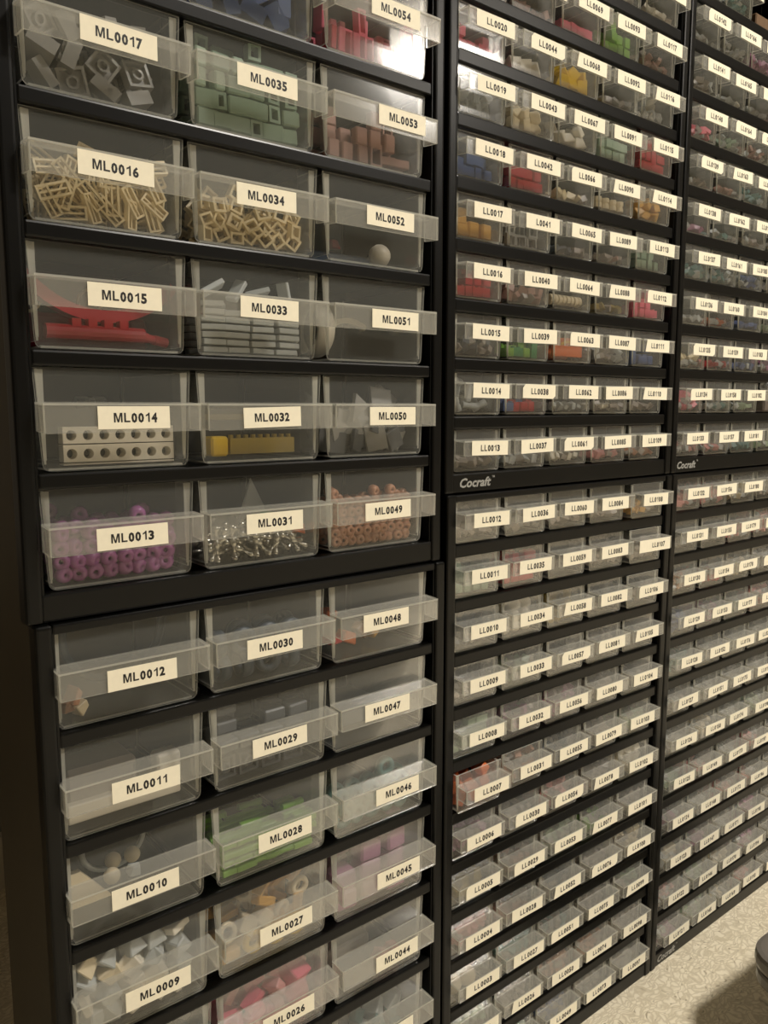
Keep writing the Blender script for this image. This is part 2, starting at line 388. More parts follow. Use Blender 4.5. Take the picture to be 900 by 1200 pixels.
cabinet('wide', .1207, 0, FL-.4822, .3030, .0730, 0, 0, lambda c, r: 7+r+18*c, 'lower black three-column cabinet of wide frosted drawers ML0007 to ML0048', 0, lab_off=MLOFF)
cabinet('wide', .1177, .0035, FL-.0722, .3045, .0730, 0, 0, lambda c, r: 13+r+18*c, 'upper black three-column cabinet of wide frosted drawers ML0013 to ML0054', 0, lab_off=MLOFF, xshift=.003)
# narrow-drawer cabinets
LX = .4256
cabinet('narrow', LX, 0, 0, .3105, .0494, 0, 0, lambda c, r: 1+r+24*c, 'lower middle black cabinet of narrow drawers LL0001 to LL0108', .016,
        pull={7: .007, 108: .004, 107: .004, 106: .003, 31: .003, 12: .001})
cabinet('narrow', LX, .0030, FL-.0215, .3105, .0495, 0, 0, lambda c, r: 13+r+24*c, 'upper middle black cabinet of narrow drawers LL0013 to LL0120', .0165, xshift=.0015)
BX = .7373
cabinet('narrow', BX, 0, 0, .3105, .0494, 0, 0, lambda c, r: 121+r+24*c, 'lower right black cabinet of narrow drawers LL0121 to LL0228', .014, xshift=-.002)
cabinet('narrow', BX, .0030, FL-.0215, .3105, .0495, 0, 0, lambda c, r: 133+r+24*c, 'upper right black cabinet with empty slots near its top', .0125, xshift=-.002,
        skip=(191, 215, 239, 206))
# plinth under the wide cabinets
b = MB(); b.box(.1215, .4225, .002, .110, 0, FL-.4822)
pl = obj('plinth', bevel(b.build('plinth', [mat('dark_wood', (48, 38, 26), .5, 0, .5, 20)]), .002), None, label='low dark wooden plinth under the left drawer cabinets', category='plinth')

#CONTENTS
# ------------------------------------------------------------------ things in the drawers
def pm(name, col, rough=.4, metal=0): return mat('toy_' + name, col, rough, metal)
def P_brick(nx, ny, hgt, u=.0075, mt=None):
    b = MB(); X, Y = nx*u/2, ny*u/2
    b.box(-X, X, -Y, Y, -hgt/2, hgt/2)
    for i in range(nx):
        for j in range(ny): b.cyl(-X+(i+.5)*u, -Y+(j+.5)*u, hgt/2, u*.3, u*.2, 'z', 8)
    return b.build('toy_brick', [mt])
def P_hollow(u, hgt, mt):            # open underside facing -y: square rim with a tube in the middle
    b = MB(); t = u*.11
    b.box(-u/2, u/2, hgt*.5, hgt, -u/2, u/2)
    for a in ((-u/2, -u/2+t, -u/2, u/2), (u/2-t, u/2, -u/2, u/2), (-u/2+t, u/2-t, -u/2, -u/2+t), (-u/2+t, u/2-t, u/2-t, u/2)): b.box(a[0], a[1], 0, hgt*.5, a[2], a[3])
    q = MB(); q.lathe([(u*.24, 0), (u*.24, hgt*.5), (u*.15, hgt*.5), (u*.15, 0)], 10, 'y', True); b.add(q)
    return b.build('toy_brick', [mt])
def P_frame(w_, h_, d_, t, mid, mt):  # open rectangular frame facing -y
    b = MB()
    for a in ((-w_/2, w_/2, h_/2-t, h_/2), (-w_/2, w_/2, -h_/2, -h_/2+t), (-w_/2, -w_/2+t, -h_/2+t, h_/2-t), (w_/2-t, w_/2, -h_/2+t, h_/2-t)): b.box(a[0], a[1], -d_/2, d_/2, a[2], a[3])
    if mid: b.box(-w_/2+t, w_/2-t, -d_/2*.6, d_/2*.6, -t*.4, t*.4)
    return b.build('hollow_brick', [mt])
def P_ring(r, r2_, hgt, n, mt, ax='y'):
    b = MB(); b.lathe([(r, -hgt/2), (r*1.04, 0), (r, hgt/2), (r2_, hgt/2), (r2_, -hgt/2)], n, ax, True); return b.build('ring', [mt], True)
def P_bead(r, mt):
    b = MB(); b.lathe([(r*.30, -r*.72), (r*.80, -r*.72), (r, -r*.3), (r, r*.3), (r*.80, r*.72), (r*.30, r*.72)], 9, 'y', True); return b.build('bead', [mt], True)
def P_tile(w_, d_, h_, mt, nm='toy_tile'):
    b = MB(); b.box(-w_/2, w_/2, -d_/2, d_/2, -h_/2, h_/2); 
    return bevel(b.build(nm, [mt]), min(w_, d_, h_)*.12, 1)
def P_cyl(r, h_, mt, n=12, ax='x'):
    b = MB(); b.lathe([(0.0001, -h_/2), (r, -h_/2), (r, -h_*.1), (r*.86, -h_*.1), (r*.86, h_*.1), (r, h_*.1), (r, h_/2), (.0001, h_/2)], n, ax); return b.build('cylinder_piece', [mt])
def P_ball(r, mt, nm='ball'):
    b = MB(); k = 9; b.lathe([(r*math.sin(PI*i/k)+1e-5, -r*math.cos(PI*i/k)) for i in range(k+1)], 16); return b.build(nm, [mt], True)
def P_beam(n, cell, d_, mt, nm='toy_beam'):   # beam with round holes through it, facing -y
    b = MB(); r = cell*.31; K = 16
    for i in range(n):
        cx = (i-(n-1)/2)*cell; base = len(b.v)
        for y in (-d_/2, d_/2):
            for k in range(K):
                a = 2*PI*k/K; b.v.append((cx+r*math.cos(a), y, r*math.sin(a)))
            for k in range(K):
                a = 2*PI*k/K; c, s_ = math.cos(a), math.sin(a); q = (cell/2)/max(abs(c), abs(s_)); b.v.append((cx+q*c, y, q*s_))
        for k in range(K):
            j = (k+1) % K; o = base
            b.f += [(o+k, o+K+k, o+K+j, o+j), (o+2*K+k, o+2*K+j, o+3*K+j, o+3*K+k), (o+k, o+j, o+2*K+j, o+2*K+k)]
            b.mi += [0, 0, 0]
            if abs(abs(math.cos(2*PI*(k+.5)/K))) < .71 or (i == 0 and math.cos(2*PI*(k+.5)/K) < 0) or (i == n-1 and math.cos(2*PI*(k+.5)/K) > 0):
                b.f.append((o+K+k, o+3*K+k, o+3*K+j, o+K+j)); b.mi.append(0)
    return b.build(nm, [mt])
def P_chunk(sz, mt, seed, nm='piece'):
    q = random.Random(seed); b = MB(); a, c, d_ = sz*q.uniform(.35, .5), sz*q.uniform(.25, .45), sz*q.uniform(.2, .4)
    pts = [(-a, -c, -d_), (a, -c, -d_), (a, c, -d_), (-a, c, -d_), (-a*q.uniform(.4, 1), -c, d_), (a*q.uniform(.5, 1), -c*q.uniform(.4, 1), d_), (a, c, d_*q.uniform(.3, 1)), (-a, c*q.uniform(.5, 1), d_)]
    b.hexa(pts); return bevel(b.build(nm, [mt]), sz*.05, 1)
def P_arc(r, th, w_, a0, a1, mt, nm, n=18):    # flat curved bar standing in the xz plane
    b = MB()
    for i in range(n):
        p = []
        A, B = a0+(a1-a0)*i/n, a0+(a1-a0)*(i+1)/n
        for y in (-w_/2, w_/2):
            pass
        q = lambda a, rr, y: (rr*math.cos(a), y, rr*math.sin(a))
        b.hexa([q(A, r-th, -w_/2), q(B, r-th, -w_/2), q(B, r-th, w_/2), q(A, r-th, w_/2), q(A, r, -w_/2), q(B, r, -w_/2), q(B, r, w_/2), q(A, r, w_/2)])
    return b.build(nm, [mt])

def place(key, name, me, x, y, z, rot, label, cat, group=None):
    """x, y, z inside the drawer: y from its front wall, z above its floor"""
    M = POS[key]; h = SPEC['wide' if key[0] == 'ML' else 'narrow']['h']
    o = obj(name, me, loc=M @ Vector((x, y+.0018, z-h+.0018)), rot=rot, label=label, category=cat)
    if group: o['group'] = group
    return o
NTH = ['first', 'second', 'third', 'fourth', 'fifth', 'sixth', 'seventh', 'eighth', 'ninth', 'tenth', 'eleventh', 'twelfth', 'thirteenth']
_vc = {}
def fit_in(me, r, x, y, z, wide):
    """keep a turned piece inside the drawer walls and on its floor"""
    if me.name not in _vc:
        st = max(1, len(me.vertices)//40); _vc[me.name] = [v.co.copy() for v in me.vertices][::st]
    E_ = Euler(r).to_matrix(); q = [E_ @ c for c in _vc[me.name]]
    zz = max(z, -min(c.z for c in q)+.0002)
    hb = (.0400 - .0026*max(0, 1-zz/.056)) if wide else (.0232 - .0012*max(0, 1-zz/.033))
    lo_, hi_ = -hb-min(c.x for c in q), hb-max(c.x for c in q)
    xx = max(lo_, min(hi_, x)) if lo_ < hi_ else 0
    return xx, max(y, -min(c.y for c in q)+.0003), zz
def pile(key, name, makers, cell, fill, rows, label, cat, group, jit=.25, rots='any', z0=0, xr=None, top=.5, drop=0.0):
    """loose heap, one object per piece, on a jittered grid so that pieces touch without merging"""
    wide = key[0] == 'ML'; hw = (.0405 if wide else .0228); q = random.Random(key[1]*7+1)
    x0, x1 = xr or (-hw, hw); cx, cy, cz = cell
    nx = max(1, int((x1-x0-(.004 if wide else .002))/cx)); nz = max(1, round(fill/cz))
    for j in range(rows):
        for i in range(nx):
            col = nz - (1 if q.random() < top*.5 else 0) + (1 if q.random() < top*.3 else 0)
            for k in range(max(1, col)):
                if q.random() < drop: continue
                f = .96 if k else .90
                stag = (.22 if j % 2 else -.22)*cx
                x = (x0+x1)/2 + stag + (i-(nx-1)/2)*cx*f*( (x1-x0-.003)/(nx*cx) if nx*cx < x1-x0-.003 else 1) + q.uniform(-jit, jit)*cx*.3
                y = cy*(j+.55) + q.uniform(-jit, jit)*cy*.2; z = z0 + cz*(k+.5 + (.3 if j % 2 and rots != 'flat' else 0)) + q.uniform(0, jit)*cz*.2
                if rots == 'any': r = (q.uniform(-.5, .5), q.uniform(0, 2*PI), q.uniform(-.5, .5))
                elif rots == 'right': r = (q.uniform(-.08, .08), q.choice([0, PI/2])+q.uniform(-.06, .06), q.uniform(-.1, .1))
                elif rots == 'flat': r = (q.uniform(-.04, .04), q.uniform(-.05, .05), q.uniform(-.12, .12))
                else: r = (q.uniform(-.3, .3), q.gauss(0, .5)+q.choice([0, PI/2, .8, -.6]), q.uniform(-.3, .3))
                me_ = q.choice(makers); x, y, z = fit_in(me_, r, x, y, z, wide)
                place(key, name, me_, x, y, z, r, '%s, %s, layer %s up, %s from left' % (label, ('front row', 'second row', 'third row', 'fourth row', 'fifth row', 'sixth row')[j], ('one', 'two', 'three', 'four', 'five', 'six', 'seven', 'eight', 'nine')[k], NTH[i]), cat, group)
def heap(key, cols, fill, size, label, name='small_parts', cat='small parts', alpha=1.0):
    """so small and blurred that nobody could count them: one object"""
    wide = key[0] == 'ML'; hw = .0405 if wide else .0226; q = random.Random(key[1]*13+5); b = MB()
    n = len(cols)
    nx = int(2*hw/size); nz = max(1, int(fill/(size*.72))); ny = 4 if wide else 4
    for i in range(nx):
        for j in range(ny):
            hh = nz if q.random() > .4 else nz-1+q.choice([0, 1])
            for k in range(max(1, hh)):
                s = size*q.uniform(.35, .5); w2, d2, h2 = s, s*q.uniform(.5, 1), s*q.uniform(.4, .9)
                e = Euler((q.uniform(-.6, .6), q.uniform(-.8, .8), q.uniform(0, 3))).to_matrix().to_4x4()
                x = max(-hw+size*.55, min(hw-size*.55, -hw+(i+.5)*2*hw/nx+q.uniform(-.2, .2)*size))
                e.translation = (x, size*(j+.62), size*.62+k*size*.7)
                t = MB(); t.box(-w2, w2, -d2, d2, -h2, h2); b.add(t, e, q.randrange(n))
    o = place(key, name, b.build(name, cols), 0, 0, 0, (0, 0, 0), label, cat); o['kind'] = 'stuff'
    return o
def ML(n): return ('ML', n)
def LL(n): return ('LL', n)
def inn(k): return 'in drawer %s%04d' % k

GREY = pm('mid_grey', (150, 148, 142)); DGREY = pm('dark_grey', (84, 86, 88)); LGREY = pm('light_grey', (186, 190, 188)); TAN = pm('tan', (242, 224, 182))
SAGE = pm('sage_green', (138, 160, 138)); SAGE2 = pm('pale_sage', (166, 188, 166)); RED = pm('red', (182, 20, 36)); PINK = pm('pink', (236, 108, 132))
WHITE = pm('white', (238, 230, 212)); PURPLE = pm('purple', (160, 88, 148), .22); BROWN = pm('soft_brown', (184, 132, 100), .35); MAUVE = pm('mauve', (168, 128, 114))
BLUE = pm('blue', (74, 98, 150)); LIME = pm('lime_green', (124, 178, 58)); YELLOW = pm('yellow', (236, 196, 40)); ORANGE = pm('orange', (214, 108, 52))
STEEL = pm('steel', (200, 196, 184), .25, .9); GREEN = pm('green', (40, 130, 70)); SLATE = pm('slate', (58, 70, 82)); TEAL = pm('teal', (96, 140, 136)); CREAM = pm('cream', (232, 216, 182))
LILAC = pm('lilac', (176, 116, 150)); GOLD = pm('gold_tan', (214, 164, 78)); CLEAR = frosted('clear_plastic', .25, .7, (230, 232, 228), .12); DARKRED = pm('dark_red', (120, 20, 30)); OLIVE = pm('olive_yellow', (150, 128, 50))
PALEP = pm('pale_pink', (226, 156, 152)); WARMG = pm('warm_grey', (160, 150, 140)); PALEG = pm('pale_green', (160, 180, 150)); BROWN2 = pm('brown', (124, 84, 56))

# ML0017 grey bricks: upside-down hollow ones, studded ones
mk = [P_hollow(.0165, .008, GREY), P_brick(2, 2, .008, .0078, GREY), P_brick(2, 1, .0075, .0078, GREY), P_hollow(.0150, .006, GREY)]
pile(ML(17), 'toy_brick', mk, (.0172, .017, .0145), .040, 2, 'mid grey toy brick '+inn(ML(17)), 'toy brick', 'grey bricks in the top left drawer', .2, 'tilt')
pile(ML(18), 'toy_brick', mk, (.0172, .017, .0145), .030, 1, 'mid grey toy brick '+inn(ML(18)), 'toy brick', 'grey bricks in the drawer ML0018', .2, 'tilt')
# ML0016 tan rectangular frames
mk = [P_frame(.0182, .0078, .0032, .0012, True, TAN), P_frame(.0165, .0070, .0032, .0011, True, TAN)]
pile(ML(16), 'hollow_brick', mk, (.0118, .0062, .0100), .030, 5, 'tan rectangular hollow piece '+inn(ML(16)), 'frame', 'tan rectangular frames', .5, 'tilt', top=.9)
# ML0034 tan square frames
mk = [P_frame(.0088, .0088, .004, .0015, False, TAN), P_frame(.0088, .0070, .004, .0013, False, TAN)]
pile(ML(34), 'hollow_brick', mk, (.0098, .0075, .0088), .026, 5, 'small tan open square frame '+inn(ML(34)), 'frame', 'tan square frames', .4, 'tilt', top=.9)
# ML0015 red curved rail, toothed red rod, cream hoop
place(ML(15), 'curved_rail', P_arc(.062, .007, .008, PI*1.22, PI*1.78, RED, 'curved_rail'), .003, .024, .078, (0, 0, .05), 'red curved plastic rail '+inn(ML(15)), 'rail')
b = MB(); b.cyl(-.028, 0, 0, .0042, .056, 'x', 12)
for k in range(4): b.box(-.014+k*.009, -.009+k*.009, -.003, .003, .003, .0075)
place(ML(15), 'toothed_rod', b.build('toothed_rod', [RED]), -.006, .008, .0085, (0, 0, 0), 'straight red rod with teeth lying '+inn(ML(15)), 'rod')
place(ML(15), 'connector_rod', P_cyl(.003, .022, RED), .027, .010, .007, (0, .15, .2), 'short red connector rod at the right '+inn(ML(15)), 'rod')
for i, x in enumerate((-.033, .006)):
    place(ML(15), 'hoop', P_ring(.009, .0076, .002, 20, TAN), x, .040+i*.01, .030, (.2, 0, .3), ('left', 'middle')[i]+' thin tan hoop '+inn(ML(15)), 'hoop')
place(ML(15), 'slab', P_tile(.074, .03, .020, DARKRED, 'slab'), .002, .056, .012, (0, 0, 0), 'dark red block at the back '+inn(ML(15)), 'block')
# ML0014 two white beams with seven holes
bm_ = P_beam(7, .0093, .008, WHITE)
for k, nm in enumerate(('lower', 'upper')):
    place(ML(14), 'toy_beam', bm_, .0035, .0085, .0070+k*.0104, (0, 0, 0), nm+' white beam with seven round holes '+inn(ML(14)), 'beam')
    place(ML(14), 'flat_strip', P_tile(.0655, .0078, .0010, WHITE, 'flat_strip'), .0035, .0085, .0016+k*.0104-.0004, (0, 0, 0), 'thin white strip under the %s beam ' % nm+inn(ML(14)), 'strip')
place(ML(14), 'clear_tube', P_cyl(.0035, .018, CLEAR), .003, .05, .036, (0, 0, 0), 'small clear tube lying behind the lip '+inn(ML(14)), 'tube')
# ML0013 purple beads, ML0049 brown beads
pile(ML(13), 'bead', [P_bead(.0050, PURPLE)], (.0090, .0088, .0080), .034, 4, 'shiny purple barrel bead '+inn(ML(13)), 'bead', 'purple beads', .3, 'any')
pile(ML(49), 'bead', [P_bead(.0042, BROWN)], (.0076, .0076, .0070), .036, 3, 'small soft brown bead '+inn(ML(49)), 'bead', 'brown beads', .3, 'any')
# ML0012 .. ML0009
for i, (x, z) in enumerate(((-.036, .008), (-.029, .006), (-.032, .013))):
    place(ML(12), 'lump', P_chunk(.011, (BROWN2, CREAM, BROWN)[i], i, 'lump'), x+.002, .009, z, (0, i, .4), ('brown', 'cream', 'tan')[i]+' little lump in the left corner '+inn(ML(12)), 'lump')
place(ML(12), 'large_ring', P_ring(.034, .030, .002, 32, SLATE), .01, .05, .036, (.1, 0, 0), 'large dark ring standing '+inn(ML(12)), 'ring')
place(ML(11), 'long_tile', P_tile(.070, .006, .0115, WHITE, 'long_tile'), -.0025, .009, .0085, (0, 0, 0), 'long cream panel lying along the front '+inn(ML(11)), 'panel')
place(ML(11), 'corner_piece', P_tile(.016, .012, .022, WHITE, 'corner_piece'), .029, .020, .0155, (0, 0, 0), 'cream bracket at the right '+inn(ML(11)), 'corner_piece')
for i in range(2): place(ML(11), 'tube_end', P_ring(.0028, .0016, .003, 12, WHITE), .0205+i*.008, .0042, .0175, (0, 0, 0), ('left', 'right')[i]+' little cream tube end '+inn(ML(11)), 'tube_end')
place(ML(11), 'box_piece', P_tile(.045, .03, .026, WARMG, 'box_piece'), -.012, .035, .016, (0, 0, 0), 'warm grey block behind the cream panel '+inn(ML(11)), 'block')
place(ML(10), 'disc', P_ring(.021, .0185, .002, 32, LGREY), -.002, .034, .034, (.2, 0, 0), 'thin grey ring standing '+inn(ML(10)), 'ring')
b = MB(); b.prism([(-.013, 0), (.012, 0), (-.006, .022), (-.013, .022)], lambda x, z: (x, 0, z), lambda x, z: (x, .004, z), 0, 0)
place(ML(10), 'sloping_tile', b.build('sloping_tile', [CREAM]), -.026, .006, .016, (0, 0, 0), 'cream sloping plate at the left '+inn(ML(10)), 'plate')
pile(ML(10), 'round_piece', [P_ball(.005, CREAM), P_chunk(.011, LGREY, 4)], (.012, .012, .010), .010, 2, 'small cream round piece '+inn(ML(10)), 'round_piece', 'round pieces in ML0010', .4, 'any', z0=.022, xr=(-.022, .012))
mk = [P_chunk(.018, WHITE, 11), P_chunk(.016, LGREY, 12), P_chunk(.017, CREAM, 13), P_tile(.016, .008, .005, WHITE, 'piece')]
pile(ML(9), 'piece', mk, (.0150, .014, .0125), .044, 3, 'whitish angular piece '+inn(ML(9)), 'piece', 'whitish pieces in ML0009', .3, 'any', top=.9)
pile(ML(8), 'piece', [P_chunk(.018, LGREY, 14), P_chunk(.017, SLATE, 15)], (.0160, .015, .0135), .036, 2, 'grey angular piece '+inn(ML(8)), 'piece', 'grey pieces in ML0008', .3, 'any')
# second column
mk = [P_brick(2, 1, .0095, .0085, BLUE), P_brick(2, 2, .0095, .0080, BLUE)]
pile(ML(36), 'toy_brick', mk, (.0175, .017, .0125), .042, 2, 'blue studded toy brick '+inn(ML(36)), 'toy brick', 'blue bricks', .2, 'tilt')
mk = [P_tile(.0155, .008, .0105, SAGE, 'toy_brick'), P_tile(.0075, .008, .0105, SAGE2, 'toy_brick'), P_frame(.0085, .0100, .007, .0018, False, SAGE), P_tile(.0125, .008, .0095, SAGE, 'toy_brick')]
pile(ML(35), 'toy_brick', mk, (.0128, .0095, .0112), .042, 3, 'sage green toy brick '+inn(ML(35)), 'toy brick', 'sage green bricks', .15, 'flat', top=.9)
mk = [P_tile(.0170, .008, .0034, LGREY), P_tile(.0160, .0078, .0034, LGREY)]
pile(ML(33), 'toy_tile', mk, (.0182, .0095, .0046), .030, 3, 'flat light grey plate '+inn(ML(33)), 'plate', 'stacked light grey plates', .08, 'flat', top=.9)
pile(ML(33), 'loose_tile', mk, (.017, .010, .010), .008, 1, 'tilted light grey plate '+inn(ML(33)), 'plate', 'tilted light grey plates', .3, 'any', z0=.034)
place(ML(32), 'toy_block', P_tile(.012, .012, .0125, YELLOW, 'toy_block'), -.028, .009, .0085, (0, 0, 0), 'bright yellow block at the left '+inn(ML(32)), 'block')
b = MB(); b.box(-.024, .024, -.004, .004, -.005, .005)
for k in range(9): b.cyl(-.0215+k*.0054, 0, .005, .0017, .0022, 'z', 8)
place(ML(32), 'toy_strip', b.build('toy_strip', [OLIVE]), .004, .009, .0082, (0, 0, 0), 'long dull yellow studded strip '+inn(ML(32)), 'strip')
place(ML(32), 'dark_slab', P_tile(.05, .03, .004, OLIVE, 'dark_slab'), 0, .045, .028, (.1, 0, 0), 'dull yellow plate lying further back '+inn(ML(32)), 'plate')
b = MB(); b.lathe([(.0012, -.012), (.0022, -.012), (.0022, -.009), (.0012, -.008), (.0012, -.003), (.0024, -.002), (.0024, .002), (.0012, .003), (.0012, .008), (.0022, .009), (.0022, .012), (.0010, .012)], 10, 'x', True)
rodm = b.build('metal_connector', [STEEL], True)
pile(ML(31), 'metal_connector', [rodm], (.0130, .0075, .0060), .014, 4, 'shiny metal connector pin '+inn(ML(31)), 'connector', 'metal connectors', .6, 'tilt')
for i, x in enumerate((-.035, -.026, -.004, .012)):
    place(ML(31), 'metal_ring', P_ring(.0042, .0026, .003, 14, STEEL), x, .006+.004*(i % 2), .016+.003*(i % 3), (0, 0, .3*i), 'loose metal ring, number %s from the left, ' % ('one', 'two', 'three', 'four')[i]+inn(ML(31)), 'ring')
b = MB(); b.prism([(0, -.016), (.02, -.010), (.005, .014)], lambda x, z: (x, 0, z), lambda x, z: (x, .0015, z), 0, 0)
place(ML(31), 'clear_triangle', b.build('clear_triangle', [CLEAR]), -.006, .016, .039, (.3, 0, 0), 'clear triangular sheet standing '+inn(ML(31)), 'sheet')
place(ML(31), 'lump', P_chunk(.018, GREEN, 5, 'lump'), .018, .03, .022, (0, .3, 0), 'dark green piece at the right '+inn(ML(31)), 'piece')
place(ML(31), 'lump', P_chunk(.012, ORANGE, 6, 'lump'), .034, .012, .017, (0, .3, 0), 'orange piece at the right end '+inn(ML(31)), 'piece')
pile(ML(30), 'rubber_ring', [P_ring(.009, .005, .007, 16, SLATE, 'x'), P_ring(.009, .005, .007, 16, SLATE)], (.0165, .018, .017), .034, 2, 'dark slate tyre '+inn(ML(30)), 'tyre', 'dark tyres in ML0030', .15, 'flat')
pile(ML(29), 'toy_brick', [P_hollow(.0152, .008, DGREY)], (.0165, .014, .0160), .016, 1, 'hollow dark grey brick '+inn(ML(29)), 'toy brick', 'row of hollow dark grey bricks', .05, 'flat', top=0)
pile(ML(29), 'toy_tile', [P_tile(.016, .010, .008, DGREY)], (.017, .0145, .013), .026, 2, 'dark grey upper plate '+inn(ML(29)), 'plate', 'dark grey plates in ML0029', .2, 'flat', z0=.0175)
mk = [P_tile(.019, .005, .0042, LIME, 'toy_stick'), P_tile(.0155, .005, .0042, LIME, 'toy_stick'), P_cyl(.0024, .018, LIME)]
pile(ML(28), 'toy_stick', mk, (.0135, .0062, .0060), .024, 6, 'lime green stick piece '+inn(ML(28)), 'stick', 'lime green sticks', .6, 'flat', top=.9)
mk = [P_ring(.0085, .005, .004, 16, YELLOW), P_ring(.0075, .0045, .005, 16, GOLD, 'z'), P_tile(.014, .006, .008, GOLD, 'ring')]
pile(ML(27), 'ring', mk, (.0160, .012, .0125), .015, 3, 'yellow ring piece '+inn(ML(27)), 'ring', 'yellow rings', .3, 'flat')
pile(ML(27), 'piece', [P_chunk(.017, CREAM, 21), P_chunk(.016, GOLD, 22), P_ring(.007, .004, .003, 14, CREAM)], (.0150, .014, .012), .022, 3, 'upper cream piece '+inn(ML(27)), 'piece', 'cream pieces in ML0027', .3, 'any', z0=.016)
pile(ML(26), 'piece', [P_chunk(.018, PINK, 23), P_chunk(.016, PALEP, 24), P_brick(2, 1, .008, .0078, PINK)], (.0155, .014, .0125), .042, 3, 'pink toy piece '+inn(ML(26)), 'piece', 'pink pieces in ML0026', .3, 'any')
pile(ML(25), 'piece', [P_chunk(.018, SLATE, 25), P_chunk(.016, LGREY, 26)], (.0155, .014, .0125), .036, 2, 'grey piece '+inn(ML(25)), 'piece', 'grey pieces in ML0025', .3, 'any')
# third column
mk = [P_frame(.0070, .0165, .006, .0014, False, PINK), P_tile(.0050, .010, .0155, PINK, 'toy_slope'), P_tile(.0050, .010, .0150, RED, 'toy_slope')]
pile(ML(54), 'toy_slope', mk, (.0068, .0125, .0165), .020, 3, 'pink upright rib piece '+inn(ML(54)), 'rib', 'pink ribs', .3, 'flat', top=.8)
mk = [P_frame(.0100, .0150, .006, .0016, False, MAUVE), P_tile(.0095, .007, .0120, MAUVE, 'hollow_brick'), P_tile(.0140, .007, .006, MAUVE, 'hollow_brick')]
pile(ML(53), 'hollow_brick', mk, (.0125, .010, .0120), .024, 3, 'mauve brown open frame piece '+inn(ML(53)), 'frame', 'mauve brown frames', .2, 'flat', top=.8)
place(ML(52), 'ball', P_ball(.0082, WHITE), .018, .018, .0100, (0, 0, 0), 'single white ball '+inn(ML(52)), 'ball')
place(ML(52), 'lump', P_chunk(.012, RED, 31, 'lump'), .004, .055, .022, (0, 0, 0), 'faint red piece far back '+inn(ML(52)), 'piece')
place(ML(52), 'dark_slab', P_tile(.07, .05, .010, SLATE, 'dark_slab'), 0, .06, .0065, (0, 0, 0), 'dark slate plate on the floor '+inn(ML(52)), 'plate')
place(ML(51), 'hoop', P_ring(.0195, .0172, .014, 32, WHITE, 'x'), -.0345, .030, .0215, (0, 0, .06), 'large cream hoop standing at the left '+inn(ML(51)), 'hoop')
place(ML(51), 'curved_strip', P_arc(.030, .004, .006, PI*.3, PI*.7, CREAM, 'curved_strip'), .012, .05, .004, (0, 0, 0), 'cream curved strip at the back '+inn(ML(51)), 'strip')
mk = [P_tile(.020, .003, .016, GREY, 'toy_wedge'), P_tile(.015, .003, .013, DGREY, 'toy_wedge')]
b = MB(); b.prism([(-.010, -.007), (.011, -.007), (.004, .008)], lambda x, z: (x, -.0015, z), lambda x, z: (x, .0015, z), 0, 0); mk.append(b.build('toy_wedge', [GREY]))
pile(ML(50), 'toy_wedge', mk, (.0165, .0065, .0135), .030, 5, 'grey flat wedge plate '+inn(ML(50)), 'plate', 'grey wedge plates', .5, 'tilt', top=.9)
for i, (x, z, c_, r_) in enumerate(((-.034, .012, RED, .012), (-.018, .010, ORANGE, .016), (-.002, .012, BROWN2, .013), (.010, .010, GOLD, .015), (-.026, .024, ORANGE, .014))):
    place(ML(48), 'lump', P_chunk(r_*1.15, c_, 40+i, 'lump'), x, .012+.004*i, z, (0, .4*i, .2), ('red', 'orange', 'brown', 'golden', 'upper orange')[i]+' rounded piece '+inn(ML(48)), 'piece')
place(ML(47), 'dark_slab', P_tile(.06, .05, .012, SLATE, 'dark_slab'), 0, .05, .0075, (0, 0, 0), 'added dark slab imitating shade '+inn(ML(47)), 'block')  # drawer is empty; slab added to give its dark inside by colour
pile(ML(46), 'ring', [P_ring(.0075, .0042, .005, 16, TEAL)], (.0145, .012, .0145), .028, 2, 'dull teal ring '+inn(ML(46)), 'ring', 'teal rings', .2, 'flat')
pile(ML(45), 'toy_block', [P_tile(.019, .016, .015, LILAC, 'toy_block'), P_tile(.018, .014, .014, pm('dusky_lilac', (150, 92, 128)), 'toy_block')], (.0200, .019, .0160), .046, 2, 'large lilac block '+inn(ML(45)), 'block', 'lilac blocks', .1, 'flat')
place(ML(44), 'dark_slab', P_tile(.05, .04, .014, WARMG, 'dark_slab'), -.01, .05, .009, (0, 0, 0), 'warm grey block '+inn(ML(44)), 'block')
for i, x in enumerate((.012, .024)): place(ML(44), 'lump', P_chunk(.014, (PALEP, RED)[i], 50+i, 'lump'), x, .012, .009, (0, .3, 0), ('pale pink', 'red')[i]+' piece low '+inn(ML(44)), 'piece')
pile(ML(43), 'piece', [P_chunk(.018, LGREY, 27), P_chunk(.016, TEAL, 28)], (.0155, .014, .0125), .024, 2, 'pale teal grey piece '+inn(ML(43)), 'piece', 'teal grey pieces in ML0043', .3, 'any')

